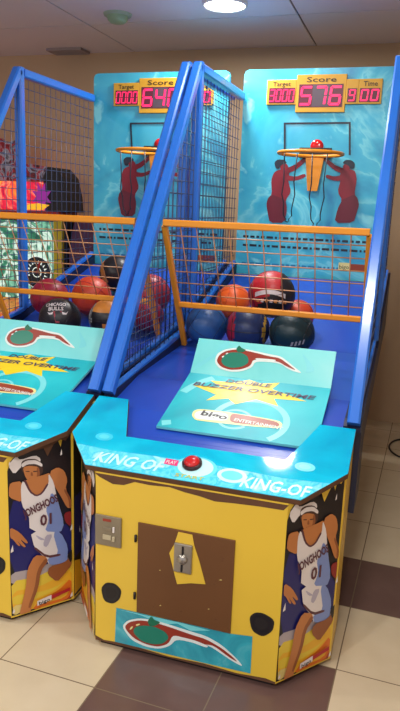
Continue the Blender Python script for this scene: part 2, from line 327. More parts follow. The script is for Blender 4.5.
  ('yellow', [(-0.025, 0.515), (0.024, 0.514), (0.033, 0.475), (0.052, 0.424), (0.077, 0.343), (0.027, 0.336), (-0.023, 0.321), (-0.031, 0.346), (-0.055, 0.431), (-0.038, 0.468)]),
 ],
 'SPEAK': [
  ('p_black', [(-0.313, 0.236), (-0.293, 0.264), (-0.258, 0.268), (-0.231, 0.247), (-0.238, 0.209), (-0.265, 0.183), (-0.301, 0.187)]),
  ('p_black', [(0.231, 0.252), (0.25, 0.275), (0.28, 0.279), (0.318, 0.262), (0.314, 0.22), (0.282, 0.189), (0.244, 0.202)]),
 ],
 'TORN': [
  ('wood', [(-0.341, 0.697), (-0.319, 0.683), (-0.27, 0.665), (-0.229, 0.668), (-0.189, 0.686), (-0.134, 0.684), (-0.063, 0.689), (-0.01, 0.68), (0.042, 0.675), (0.094, 0.666), (0.161, 0.671), (0.243, 0.675), (0.321, 0.676), (0.337, 0.712), (-0.338, 0.72)]),
 ],
}

# ---------------------------------------------------------------- the room
def node_floor():
    m = bpy.data.materials.new('floor_tiles'); m.use_nodes = True; nt = m.node_tree; b = nt.nodes['Principled BSDF']
    L = nt.links.new; N = nt.nodes.new
    def mth(op, a, c=None):
        n = N('ShaderNodeMath'); n.operation = op
        for i, q in enumerate((a, c)):
            if q is None: continue
            if isinstance(q, (int, float)): n.inputs[i].default_value = q
            else: L(q, n.inputs[i])
        return n.outputs[0]
    tc = N('ShaderNodeTexCoord'); sp = N('ShaderNodeSeparateXYZ'); L(tc.outputs['Object'], sp.inputs[0])
    TX, TY = 0.3725, 0.402
    fx = mth('DIVIDE', mth('ADD', sp.outputs[0], 0.231), TX); fy = mth('DIVIDE', mth('ADD', sp.outputs[1], 0.208), TY)
    ix = mth('FLOOR', fx); iy = mth('FLOOR', fy); rx = mth('FRACT', fx); ry = mth('FRACT', fy)
    ex = mth('MINIMUM', rx, mth('SUBTRACT', 1.0, rx)); ey = mth('MINIMUM', ry, mth('SUBTRACT', 1.0, ry))
    ed = mth('MINIMUM', mth('MULTIPLY', ex, TX), mth('MULTIPLY', ey, TY))
    grout = mth('LESS_THAN', ed, 0.0022)
    colA = mth('MULTIPLY', mth('GREATER_THAN', ix, -0.5), mth('LESS_THAN', ix, 1.5)); colA = mth('MULTIPLY', colA, mth('LESS_THAN', iy, 0.5))
    row = mth('COMPARE', iy, 2.0); row.node.inputs[2].default_value = 0.25
    dark = mth('MAXIMUM', colA, row)
    cv = N('ShaderNodeCombineXYZ'); L(ix, cv.inputs[0]); L(iy, cv.inputs[1])
    wn = N('ShaderNodeTexWhiteNoise'); L(cv.outputs[0], wn.inputs[0])
    no = N('ShaderNodeTexNoise'); no.inputs['Scale'].default_value = 7; no.inputs['Detail'].default_value = 5; L(tc.outputs['Object'], no.inputs['Vector'])
    def rgb(c):
        n = N('ShaderNodeRGB'); n.outputs[0].default_value = lin(c); return n.outputs[0]
    def mix(f, a, c):
        n = N('ShaderNodeMix'); n.data_type = 'RGBA'
        if isinstance(f, float): n.inputs[0].default_value = f
        else: L(f, n.inputs[0])
        L(a, n.inputs[6]); L(c, n.inputs[7]); return n.outputs[2]
    cream = mix(no.outputs['Fac'], rgb((196, 180, 150)), rgb((214, 200, 172)))
    brown = mix(no.outputs['Fac'], rgb((92, 70, 66)), rgb((110, 85, 79)))
    base = mix(dark, cream, brown)
    fin = mix(grout, base, rgb((120, 104, 86)))
    L(fin, b.inputs['Base Color']); b.inputs['Roughness'].default_value = 0.26
    MATS['floor_tiles'] = m
node_floor()
mb = MB(); mb.box(-5.5, 5.5, -4.5, 4.6, -0.10, 0.0, 'floor_tiles')
fl = struct(mb.build('floor')); fl.rotation_euler.z = R(-1.9)

def node_ceiling():
    mat('ceiling_paint', (212, 206, 212), 0.9, var=0.03, scale=2)
    mat('ceiling_groove', (96, 90, 94), 0.9)
node_ceiling()
mb = MB()
gx = [-1.60-1.42*3 + 1.42*k for k in range(8)]; gy = [2.41-1.2*6 + 1.2*k for k in range(7)] + [3.3]
g = 0.006
mb.box(-6.3, 4.6, -5.9, 3.3, CEIL+0.008, CEIL+0.08, 'ceiling_groove')
for i in range(len(gx)-1):
    for j in range(len(gy)-1):
        mb.box(gx[i]+g, gx[i+1]-g, gy[j]+g, gy[j+1]-g, CEIL, CEIL+0.0079, 'ceiling_paint')
struct(mb.build('ceiling'))
mat('wall_paint', (192, 164, 132), 0.85, var=0.05, scale=1.5)
mb = MB(); mb.box(-6.3, 4.6, 3.20, 3.30, 0, CEIL+0.08, 'wall_paint'); struct(mb.build('wall_back'))
mb = MB(); mb.box(-6.4, -6.3, -5.9, 3.30, 0, CEIL+0.08, 'wall_paint'); struct(mb.build('wall_left'))
mb = MB(); mb.box(1.10, 1.20, -0.5, 3.20, 0, CEIL+0.08, 'wall_paint'); struct(mb.build('unseen_shade_wall'))  # unseen wall added to block light from the right

# fixture of the one lamp in view; the other lights have no body
mat('lamp_glow', (255, 250, 240), 0.5, emit=14.0); mat('lamp_rim', (225, 222, 218), 0.5)
for i, ((lx, ly), pw) in enumerate(LAMPS_AND_FILL[:1]):
    t = thing('ceiling_lamp', 'glowing white round ceiling lamp above the gap between the two backboards', 'ceiling lamp', (lx, ly, CEIL))
    a = MB(); a.lathe([(0.132, 0.0), (0.134, -0.012), (0.126, -0.022), (0.118, -0.016), (0.118, -0.004)], 'lamp_rim', n=40); a.build('lamp_rim', t)
    a = MB(); a.lathe([(0.0, -0.019), (0.07, -0.019), (0.117, -0.015), (0.117, -0.002)], 'lamp_glow', n=40); a.build('lamp_diffuser', t)
# smoke detector
mat('detector', (150, 172, 150), 0.6); mat('detector_green', (140, 172, 138), 0.5)
t = thing('smoke_detector', 'pale green round smoke detector on the grey ceiling', 'smoke detector', (-1.29, 2.21, CEIL))
a = MB(); a.lathe([(0.0, -0.014), (0.085, -0.014), (0.09, 0.0)], 'detector', n=32); a.build('base_plate', t)
a = MB(); a.lathe([(0.0, -0.055), (0.045, -0.053), (0.062, -0.038), (0.068, -0.0145)], 'detector_green', n=32); a.build('sensor_cap', t)
# air vent
mat('vent_dark', (70, 62, 62), 0.7); mat('vent_frame', (150, 138, 136), 0.6)
t = thing('air_vent', 'slatted rectangular air vent in the ceiling near the wall', 'air vent', (-2.11, 3.07, CEIL)); t.scale = (0.62, 0.62, 1)
a = MB(); a.box(-0.22, 0.22, -0.11, 0.11, -0.008, -0.001, 'vent_dark'); a.build('backing', t)
a = MB()
for (x0, x1, y0, y1) in ((-0.24, 0.24, -0.13, -0.11), (-0.24, 0.24, 0.11, 0.13), (-0.24, -0.22, -0.11, 0.11), (0.22, 0.24, -0.11, 0.11)):
    a.box(x0, x1, y0, y1, -0.02, -0.001, 'vent_frame')
a.build('frame', t)
for k in range(4):
    a = MB(); y = -0.075+0.05*k; a.box(-0.22, 0.22, y-0.014, y+0.014, -0.018, -0.0085, 'vent_frame'); a.build('slat', t)

# ---------------------------------------------------------------- basketball arcade machines
SL = 0.3632
def dz(y): return 0.70 + SL*(y+0.006)
C0 = 0.334; SX = 0.494; SY = 0.20; CL = math.hypot(SX-C0, SY)
floorprof = [(0.12, 0.722), (0.36, 0.803), (0.64, 0.856), (1.20, 0.885), (1.34, 0.900), (2.25, 1.165)]
def fz(y):
    for (a, b), (c, d) in zip(floorprof, floorprof[1:]):
        if y <= c: return b + (d-b)*(y-a)/(c-a)
    return floorprof[-1][1]
SEG = {'0': 'abcdef', '1': 'bc', '2': 'abged', '3': 'abgcd', '4': 'fgbc', '5': 'afgcd', '6': 'afgedc', '7': 'abc', '8': 'abcdefg', '9': 'abcdfg', 'G': 'afedcg'}
def seven(mb, fr, ch, a, b, w, h, m, off):
    t = w*0.24; k = h*0.035; sh = 0.10
    def q(x0, y0, x1, y1, ver):
        if ver: P = [(x0-t/2, y0), (x0+t/2, y0), (x1+t/2, y1), (x1-t/2, y1)]
        else: P = [(x0, y0-t/2), (x1, y1-t/2), (x1, y1+t/2), (x0, y0+t/2)]
        mb.decal(fr, [(a+x+y*sh, b+y) for x, y in P], m, off)
    H, W2 = h/2, w/2
    S_ = dict(a=(-W2, H, W2, H, 0), g=(-W2, 0, W2, 0, 0), d=(-W2, -H, W2, -H, 0), f=(-W2, k, -W2, H, 1), e=(-W2, -H, -W2, -k, 1), b=(W2, k, W2, H, 1), c=(W2, -H, W2, -k, 1))
    for c in SEG.get(ch, ''): q(*S_[c])

def clip_wire(poly, axis, val):
    """the stretches of a line y=val or z=val inside the (y,z) outline"""
    hits = []
    n = len(poly)
    for i in range(n):
        a = poly[i]; b = poly[(i+1) % n]; p, q = a[axis], b[axis]
        if (p <= val < q) or (q <= val < p):
            t = (val-p)/(q-p); hits.append(a[1-axis] + t*(b[1-axis]-a[1-axis]))
    hits.sort()
    return [(hits[i], hits[i+1]) for i in range(0, len(hits)-1, 2)]

def make_machine(ox, label, digits):
    root = thing('basketball_arcade_machine', label, 'arcade machine', (ox, 0, 0), 'basketball arcade machines')
    # --- front cabinet with chamfered corners
    a = MB()
    plan = [(-C0, 0), (C0, 0), (SX, SY), (SX, 0.43), (0.455, 0.43), (0.455, 0.22), (0.30, 0.11), (-0.30, 0.11), (-0.455, 0.22), (-0.455, 0.43), (-SX, 0.43), (-SX, SY)]
    a.prism([(x, y, 0.022) for x, y in plan], [(x, y, dz(min(y, 0.36))-0.024) for x, y in plan], 'yellow')
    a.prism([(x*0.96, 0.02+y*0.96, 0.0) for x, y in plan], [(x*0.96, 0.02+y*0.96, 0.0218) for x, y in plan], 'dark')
    front = (Vector((0, 0, 0)), X, Z, -Y)
    a.decal(front, [(u, min(v, 0.674)) if v > 0.69 else (u, v-0.022) for u, v in ART['TORN'][0][1]], 'wood', 0.0006)
    a.decal(front, [(-0.334, 0.022), (0.334, 0.022), (0.334, 0.030), (0.30, 0.036), (0.2, 0.028), (0.08, 0.034), (-0.05, 0.027), (-0.2, 0.036), (-0.3, 0.029), (-0.334, 0.040)], 'wood', 0.0006)
    a.build('cabinet', root)
    # --- brown access door with torn yellow remnant and coin slot
    d = MB(); d.box(-0.172, 0.171, -0.006, -0.0002, 0.177, 0.521, 'door_brown', 0.001)
    dfr = (Vector((0, -0.006, 0)), X, Z, -Y)
    for k in range(14):
        x = random.uniform(-0.16, 0.15); z = random.uniform(0.19, 0.5); l = random.uniform(0.004, 0.014)
        d.decal(dfr, [(x, z), (x+l, z+0.002), (x+l*0.6, z+0.005)], 'p_straw' if k % 3 == 0 else 'wood', 0.0004)
    door = d.build('access_door', root)
    r = MB(); r.prism([Vector((u, -0.0062, v)) for u, v in ART['TEAR'][0][1][::-1]], [Vector((u, -0.0078, v)) for u, v in ART['TEAR'][0][1][::-1]], 'yellow'); r.build('torn_paper', door)
    c = MB(); c.box(-0.036, 0.028, -0.017, -0.0079, 0.372, 0.478, 'chrome', 0.003)
    cf = (Vector((-0.004, -0.017, 0.425)), X, Z, -Y)
    c.box(-0.007, -0.001, -0.0205, -0.0171, 0.435, 0.470, 'dark'); c.box(-0.009, -0.003, -0.0205, -0.0171, 0.378, 0.402, 'dark')
    c.lathe([(0, 0.012), (0.012, 0.011), (0.017, 0.006), (0.018, 0.0)], 'chrome', Matrix.Translation((-0.004, -0.0171, 0.424)) @ Matrix.Rotation(R(90), 4, 'X'), 20)
    co = c.build('coin_slot', door); co['label'] = 'scratched steel coin slot plate'
    for z in (0.24, 0.46):
        h = MB(); h.tube([(-0.180, -0.006, z-0.012), (-0.180, -0.006, z+0.012)], 0.005, 'dark', 8); h.build('hinge', door)
    # --- grey plate, speaker holes, front decal
    g_ = MB(); g_.box(-0.333, -0.234, -0.008, -0.0008, 0.411, 0.524, 'plate_grey', 0.002)
    gf = (Vector((-0.283, -0.008, 0.468)), X, Z, -Y)
    g_.decal(gf, [(-0.02, 0.035), (0.012, 0.036), (0.012, 0.046), (-0.02, 0.045)], 'c_red', 0.0004)
    g_.box(-0.300, -0.268, -0.012, -0.0081, 0.470, 0.482, 'plate_grey', 0.001); g_.box(-0.264, -0.257, -0.014, -0.0081, 0.468, 0.488, 'p_white', 0.001)
    g_.box(-0.302, -0.270, -0.012, -0.0081, 0.436, 0.454, 'window_grey', 0.001); g_.box(-0.266, -0.256, -0.014, -0.0081, 0.434, 0.452, 'window_grey', 0.001)
    o = g_.build('coin_counter_plate', root); o['label'] = 'grey metal plate with two small windows'
    for _, P in ART['SPEAK']:
        k = MB(); k.decal(front, P, 'dark', 0.0012, 2)
        cu = sum(u for u, v in P)/len(P); cv = sum(v for u, v in P)/len(P)
        for s_, of in ((0.8, 0.0018), (0.55, 0.0022)):
            k.decal(front, [(cu+(u-cu)*s_, cv+(v-cv)*s_) for u, v in P], 'p_black' if s_ > 0.7 else 'dark', of, 2)
        k.build('speaker_hole', root)
    k = MB(); dp = [(-0.252, 0.172), (-0.17, 0.173), (-0.1, 0.172), (0.0, 0.174), (0.17, 0.174), (0.247, 0.183), (0.248, 0.040), (0.12, 0.037), (-0.256, 0.033)]
    k.decal(front, dp, 'decal_teal', 0.0012)
    k.decal(front, [(-0.24, 0.168), (-0.16, 0.165), (-0.07, 0.150), (-0.02, 0.166), (0.03, 0.150), (0.1, 0.168), (0.0, 0.172)], 'a_light', 0.0015)
    for i, (m_, P) in enumerate(ART['COMET_F']): k.decal(front, P, m_, 0.0018+0.0003*i, 2)
    k.build('front_decal', root)['label'] = 'teal sticker with a comet-tailed ball'
    # --- posters on the chamfers
    for s_ in (1, -1):
        k = MB(); u = Vector((s_*(SX-C0), SY, 0))/CL; n = Vector((s_*SY, -(SX-C0), 0))/CL
        fr = (Vector((s_*C0, 0, 0)), u, Z, n)
        def vmax(u_): return dz(u_*SY/CL)-0.032
        edge = [(0.002, 0.030), (0.07, 0.026), (0.16, 0.030), (0.244, 0.027), (0.247, 0.30), (0.246, vmax(0.246)), (0.215, vmax(0.215)-0.012), (0.205, vmax(0.205)-0.050), (0.19, vmax(0.19)-0.004), (0.15, vmax(0.15)-0.002), (0.11, vmax(0.11)-0.006), (0.03, vmax(0.03)-0.004), (0.012, 0.655), (0.001, 0.62)]
        k.decal(fr, edge, 'p_black', 0.0006)
        for i, (m_, P) in enumerate(ART['POSTER']):
            if i == 0: continue
            k.decal(fr, [(u_, min(v_, vmax(u_)-0.003)) for u_, v_ in clampp(P, 0.003, 0.245, 0.030, 1.0)], m_, 0.0008+0.0002*i, 0 if m_ == 'yellow' else 1)
        tear = [(0.02, 0.0), (0.06, 0.016), (0.075, 0.004), (0.11, 0.020), (0.135, 0.024), (0.15, 0.062), (0.175, 0.026), (0.20, 0.020), (0.222, 0.034), (0.246, 0.012), (0.246, 0.0)]
        k.decal(fr, [(u_, vmax(u_)+0.004-d_) for u_, d_ in tear], 'yellow' if ox == 0 else 'wood', 0.0008+0.0002*len(ART['POSTER'])+0.0003)
        top = 0.0008+0.0002*len(ART['POSTER'])+0.0004
        mir = (fr[0], u if s_ > 0 else u, Z, n)
        if s_ > 0:
            k.text(fr, 'JONGHOOS', 0.120, 0.462, 0.032, 'p_trim', top, width=0.140, ang=R(16), bold=0.035)
            k.text(fr, '01', 0.140, 0.402, 0.044, 'p_trim', top, width=0.046, bold=0.03)
            k.text(fr, 'bigo', 0.129, 0.0575, 0.015, 'ink', top+0.0003, width=0.044, bold=0.02, ang=R(8))
        else:
            k.text((fr[0], -u, Z, n), 'JONGHOOS', -0.120, 0.462, 0.032, 'p_trim', top, width=0.125, ang=R(-16), bold=0.02)
            k.text((fr[0], -u, Z, n), '01', -0.140, 0.402, 0.044, 'p_trim', top, width=0.046, bold=0.03)
        k.decal(fr, [(0.100, 0.046), (0.158, 0.054), (0.158, 0.076), (0.100, 0.067)], 'p_white', top); k.decal(fr, [(0.158, 0.058), (0.236, 0.070), (0.236, 0.084), (0.158, 0.073)], 'p_crimson', top)
        for q, (u_, v_) in enumerate(((0.004, 0.645), (0.003, 0.045), (0.236, 0.040), (0.20, 0.648), (0.238, 0.33), (0.002, 0.30))):
            w_ = 0.007+0.002*(q % 3); k.decal(fr, [(u_, v_), (u_+w_, v_+0.004), (u_+w_*0.8, v_+0.016+0.003*q), (u_+0.001, v_+0.010)], 'p_white', top+0.0003)
        k.build('side_poster', root)['label'] = 'poster of a basketball player in white kit'
    if ox < 0:  # dark patch with navy, gold and brown areas over the side face
        k = MB(); sf = (Vector((SX, 0, 0)), Y, Z, X)
        k.decal(sf, [(0.201, 0.03), (0.42, 0.03), (0.425, 0.40), (0.415, 0.795), (0.36, 0.795), (0.25, 0.755), (0.201, 0.735)], 'p_black', 0.0008)
        k.decal(sf, [(0.203, 0.20), (0.36, 0.22), (0.40, 0.48), (0.203, 0.46)], 'p_navy', 0.0012)
        k.decal(sf, [(0.203, 0.04), (0.38, 0.05), (0.33, 0.14), (0.203, 0.19)], 'p_gold', 0.0012)
        k.decal(sf, [(0.38, 0.50), (0.42, 0.45), (0.42, 0.70), (0.40, 0.66)], 'wood', 0.0014)
        k.build('dark_side_patch', root)['label'] = 'dark patch with navy, gold and brown areas on the side'
    # --- control deck
    a = MB(); n = Vector((0, -SL, 1)).normalized()
    P = [(-0.373, -0.006), (0.373, -0.006), (0.5, 0.14), (0.5, 0.362), (0.374, 0.362), (0.292, 0.158), (-0.292, 0.158), (-0.374, 0.362), (-0.5, 0.362), (-0.5, 0.14)]
    a.prism([Vector((x, y, dz(y)))-n*0.022 for x, y in P], [Vector((x, y, dz(y))) for x, y in P], 'wood', 'deck_teal')
    dv = Vector((0, 1, SL)).normalized(); dfr = (Vector((0, -0.006, 0.70)), X, dv, n)
    a.decal(dfr, [(-0.372, 0.002), (0.372, 0.002), (0.452, 0.095), (0.30, 0.086), (0.0, 0.100), (-0.30, 0.090), (-0.455, 0.098)], 'deck_water', 0.0006)
    a.text(dfr, 'KING OF', -0.225, 0.050, 0.052, 'deck_text', 0.0012, width=0.26, shear=0.25, bold=0.02)
    a.text(dfr, 'KING-OF', 0.285, 0.042, 0.052, 'deck_text', 0.0012, width=0.23, shear=0.25, bold=0.02)
    def disc(cx, cy, rx, ry, m_, off, nn=28): a.decal(dfr, [(cx+rx*math.cos(2*math.pi*i/nn), cy+ry*math.sin(2*math.pi*i/nn)) for i in range(nn)], m_, off)
    disc(0.005, 0.070, 0.075, 0.055, 'deck_ripple', 0.0010); disc(0.005, 0.072, 0.062, 0.046, 'deck_text', 0.0014)
    disc(0.135, 0.060, 0.050, 0.034, 'deck_text', 0.0010); disc(0.135, 0.060, 0.036, 0.022, 'deck_ripple', 0.0014)
    for sx in (-0.37, 0.36):
        disc(sx, 0.155, 0.034, 0.022, 'deck_glow', 0.0010); disc(sx, 0.155, 0.02, 0.012, 'deck_ripple', 0.0014)
    a.decal(dfr, [(-0.106, 0.064), (-0.058, 0.062), (-0.060, 0.090), (-0.108, 0.092)], 'pink', 0.0016)
    a.text(dfr, 'PLAY', -0.083, 0.077, 0.016, 'p_white', 0.0020, width=0.036, bold=0.02)
    a.text(dfr, 'START', 0.000, 0.022, 0.015, 'gold_text', 0.0020, width=0.10, bold=0.02)
    deck = a.build('control_deck', root)
    b = MB(); T = Matrix.Translation(dfr[0] + dv*0.082 + X*(-0.010) + n*0.0022) @ n.to_track_quat('Z', 'Y').to_matrix().to_4x4()
    b.lathe([(0.034, 0.0), (0.034, 0.010), (0.029, 0.014), (0.027, 0.011)], 'button_rim', T)
    b.lathe([(0.027, 0.010), (0.026, 0.018), (0.018, 0.023), (0.0, 0.025)], 'button_red', T)
    b.build('start_button', deck)['label'] = 'round red push button'
    # --- ball return floor, ramp, side boards, rear body
    a = MB(); W = 0.452
    top = [Vector((0, y, z)) for y, z in floorprof]; V = []
    fp = [(0.21, fz(0.21))] + floorprof[1:]
    V = [(-W, y, z) for y, z in fp] + [(-W, 2.25, 0.72), (-W, 0.21, 0.66)]
    V2 = [(W, y, z) for y, z in fp] + [(W, 2.25, 0.72), (W, 0.21, 0.66)]
    a.prism(V, V2, 'blue_floor')
    a.prism([(-0.36, 0.115, 0.7203), (-0.36, 0.2095, fz(0.2095)-0.0002), (-0.36, 0.2095, 0.66), (-0.36, 0.115, 0.66)], [(0.36, 0.115, 0.7203), (0.36, 0.2095, fz(0.2095)-0.0002), (0.36, 0.2095, 0.66), (0.36, 0.115, 0.66)], 'blue_floor')
    a.build('ball_ramp', root, True)
    for s_ in (1, -1):
        a = MB(); o_ = [(0.435, 0.48), (0.435, 0.804), (0.385, 0.813), (0.385, 0.832), (0.42, 0.850), (1.20, 0.925), (1.34, 0.94), (2.29, 1.23), (2.29, 0.90), (0.68, 0.70), (0.66, 0.48)]
        x0, x1 = sorted((s_*0.4535, s_*(0.516 if s_ > 0 else 0.489)))
        a.prism([(x0, y, z) for y, z in o_], [(x1, y, z) for y, z in o_], 'blue_body'); a.build('side_board', root, True)
    a = MB(); a.box(-0.40, 0.40, 0.52, 2.2, 0.30, 0.64, 'blue_body', 0.01)
    a.build('lower_body', root)
    for s_ in (1, -1):
        for y in (1.45, 2.15):
            a = MB(); a.bar((s_*0.36, y, 0.03), (s_*0.36, y, 0.305), 0.06, 0.06, 'blue_body'); a.lathe([(0, 0), (0.035, 0), (0.035, 0.02), (0.02, 0.032)], 'dark', Matrix.Translation((s_*0.36, y, 0)), 16); a.build('leg', root)
    # --- raised score panel above the ball return
    a = MB(); F_, G_, H_ = Vector((0.082, 0.25, 0.782)), Vector((0.080, 0.64, 0.897)), Vector((0.079, 0.75, 1.025)); hw = 0.294
    th = 0.010
    nA = X.cross((G_-F_).normalized()); nB = X.cross((H_-G_).normalized())
    sec = [F_, G_, H_, H_-nB*th, G_-(nA+nB)*0.5*th, F_-nA*th]
    V = [p_-X*hw for p_ in sec] + [p_+X*hw for p_ in sec]
    a.raw(V, [(0, 6, 7, 1)], 'panel_teal'); a.raw(V, [(1, 7, 8, 2)], 'panel_teal_lit')
    a.raw(V, [(2, 8, 9, 3), (3, 9, 10, 4), (4, 10, 11, 5), (5, 11, 6, 0), (0, 1, 4, 5), (1, 2, 3, 4), (6, 11, 10, 7), (7, 10, 9, 8)], 'panel_teal_lit')
    dA = (G_-F_).normalized(); dB = (H_-G_).normalized()
    fa = (Vector((0, F_.y, F_.z)), X, dA, nA); fb = (Vector((0, G_.y, G_.z)), X, dB, nB); LA = (G_-F_).length; LB = (H_-G_).length
    i = 0
    def ring(cx, cy, r0, r1, a0, a1, m_, off, nn=40):
        for q in range(nn):
            t0 = R(a0+(a1-a0)*q/nn); t1 = R(a0+(a1-a0)*(q+1)/nn)
            pp = [(cx+r_*math.cos(t_), cy+r_*math.sin(t_)) for r_, t_ in ((r0, t0), (r1, t0), (r1, t1), (r0, t1))]
            if all(-0.21 < u < 0.37 and 0.003 < v < LA-0.003 for u, v in pp): a.decal(fa, pp, m_, off)
    ring(0.115, 0.115, 0.125, 0.150, -60, 175, 'a_light', 0.0005); ring(0.10, 0.15, 0.290, 0.325, 95, 215, 'a_light', 0.0004); ring(0.06, 0.11, 0.055, 0.066, 0, 320, 'a_light', 0.0005)
    for m_, P in ART['ART_A']:
        if m_ == 'a_light': continue
        if m_ == 'a_light': P = clampp(P, -0.21, 0.37, 0.004, LA-0.002)
        if m_ == 's_yellow':
            a.decal(fb, [(u, max(v-LA, 0.001)*0.6) for u, v in P if v > LA-0.03], m_, 0.0010)
        a.decal(fa, clampp(P, -0.21, 0.373, 0.003, LA-0.0005), m_, 0.0006+0.0003*i, 0 if m_ == 's_yellow' else 2); i += 1
    tof = 0.0006+0.0003*i+0.0004
    a.text(fa, 'bigo', -0.020, 0.118, 0.034, 'ink', tof, width=0.105, ang=R(-6), bold=0.03)
    a.text(fa, 'ENTERTAINMENT', 0.152, 0.098, 0.019, 'p_white', tof, width=0.185, bold=0.02, ang=R(-5))
    a.text(fa, 'DOUBLE', 0.050, 0.372, 0.026, 's_text', tof, width=0.19, bold=0.02, shear=0.2)
    a.text(fa, 'BUZZER OVERTIME', 0.080, 0.322, 0.028, 's_text', tof, width=0.50, bold=0.02, shear=0.2)
    i = 0
    for m_, P in ART['SWIRL_B']: a.decal(fb, clampp(P, -0.21, 0.37, 0.002, LB-0.002), m_, 0.0006+0.0003*i, 2); i += 1
    for m_, P in ART['COMET_B']: a.decal(fb, clampp(P, -0.21, 0.37, 0.002, LB-0.002), m_, 0.0012+0.0003*i, 2); i += 1
    pn = a.build('score_panel', root); pn['label'] = 'teal printed cover panel with raised back flap'
    for s_ in (-1, 1):
        b = MB(); x0 = 0.08+s_*(hw-0.03)-0.01; rib = [(0.32, fz(0.32)+0.0006), (0.70, fz(0.70)+0.0006), (0.72, 0.965), (0.64, 0.880), (0.32, 0.788)]
        b.prism([(x0, y, z) for y, z in rib], [(x0+0.02, y, z) for y, z in rib], 'blue_floor'); b.build('support_rib', pn, True)
    # --- side cages
    yv, zt, yr = 1.388, 2.262, 2.262
    for s_ in (-1, 1):
        cx = 0.489 if s_ > 0 else -0.4715; P0 = (cx, 0.385, 0.842); P1 = (cx, yv, zt)
        f = MB()
        f.bar((cx, 0.42, fz(0.42)+0.010+0.02), (cx, 1.20, 0.937), 0.03, 0.024, 'blue_steel')
        f.bar((cx, 1.20, 0.937), (cx, 1.34, 0.952), 0.03, 0.024, 'blue_steel'); f.bar((cx, 1.34, 0.952), (cx, yr, 1.238), 0.03, 0.024, 'blue_steel')
        cage = f.build('side_cage', root)
        a = MB(); a.bar(P0, (cx, yv-0.002, zt-0.002), 0.046, 0.046, 'blue_steel'); a.build('sloped_post', cage)
        a = MB(); a.bar((cx, yv+0.01, 0.968), (cx, yv+0.01, zt+0.016), 0.046, 0.046, 'blue_steel'); a.build('upright_post', cage)
        a = MB(); a.bar((cx, yv+0.034, zt-0.008), (cx, yr, zt-0.008), 0.046, 0.046, 'blue_steel'); a.build('top_rail', cage)
        a = MB()
        poly = [(0.43, 0.87), (1.388, 2.225), (2.262, 2.225), (2.262, 1.245), (1.34, 0.958), (1.20, 0.94)]
        st = 0.060
        y = 0.47
        while y < 2.25:
            for z0, z1 in clip_wire(poly, 0, y): a.tube([(cx, y, z0), (cx, y, z1)], 0.0021, 'blue_wire', 4)
            y += st
        z = 0.92
        while z < 2.22:
            for y0, y1 in clip_wire(poly, 1, z): a.tube([(cx+s_*0.004, y0, z), (cx+s_*0.004, y1, z)], 0.0021, 'blue_wire', 4)
            z += st
        a.build('wire_mesh', cage)
    # --- leaning orange ball guard
    T0, T1 = Vector((0, 0.86, 1.505)), Vector((0, 1.195, 0.895)); B_ = Vector((0, 1.074, 1.115)); gw = 0.444; gx0 = Vector((0.012, 0, 0))
    T0 += gx0; T1 += gx0; B_ += gx0
    a = MB(); a.bar(T0-X*gw, T0+X*gw, 0.030, 0.030, 'orange_steel', (0, 0, 1)); gd = a.build('ball_guard', root); gd['label'] = 'orange steel guard frame with wire grid'
    for s_ in (-1, 1):
        a = MB(); a.bar(T0+X*(s_*gw)+(T1-T0)*0.022, T1+X*(s_*gw), 0.026, 0.026, 'orange_steel'); a.build('guard_leg', gd)
    a = MB(); a.bar(B_-X*(gw-0.012), B_+X*(gw-0.012), 0.026, 0.026, 'orange_steel', (0, 0, 1)); a.build('lower_rail', gd)
    a = MB()
    for k in range(1, 12):
        x = -gw + 2*gw*k/12.0; a.tube([T0+X*x+(B_-T0)*0.03, B_+X*x], 0.0026, 'orange_wire', 4)
    for k in range(1, 7):
        p_ = T0+(B_-T0)*(k/7.0)+Vector((0, 0.005, 0)); a.tube([p_-X*gw, p_+X*gw], 0.0026, 'orange_wire', 4)
    a.build('wire_grid', gd)
    # --- backboard with displays and hoop
    a = MB(); bw, z0, z1, cr = 0.464, 1.166, 2.41, 0.03
    out = [(-bw, z0), (bw, z0), (bw, z1-cr), (bw-cr*0.3, z1-cr*0.3), (bw-cr, z1), (-bw+cr, z1), (-bw+cr*0.3, z1-cr*0.3), (-bw, z1-cr)]
    a.prism([(x, 2.275, z) for x, z in out], [(x, 2.315, z) for x, z in out], 'back_teal', 'blue_body', 'back_teal')
    bf = (Vector((0, 2.275, 0)), X, Z, -Y)
    for i, (m_, P) in enumerate(ART['BACK']): (m_ in ('art_pale', 'art_blue')) or a.decal(bf, P, m_, 0.0012+0.0004*i, 0 if i in (5, 6) else 1)
    for zz, st_ in ((1.405, 0), (1.350, 1), (1.235, 2)):
        x = -0.42
        while x < 0.40:
            l = random.uniform(0.012, 0.05); a.decal(bf, [(x, zz-0.006), (x+l, zz-0.006), (x+l, zz+0.008), (x, zz+0.008)], 'art_blue' if st_ == 2 else 'art_black', 0.0012); x += l+0.012
    a.decal(bf, [(0.20, 1.225), (0.27, 1.225), (0.27, 1.275), (0.20, 1.275)], 'c_cream', 0.0020); a.text(bf, 'bigo', 0.235, 1.25, 0.026, 'ink', 0.0026, width=0.058)
    a.decal(bf, [(0.27, 1.23), (0.42, 1.23), (0.42, 1.27), (0.27, 1.27)], 'c_brown', 0.0020)
    back = a.build('backboard', root, True); back['label'] = 'teal printed backboard with two red players'
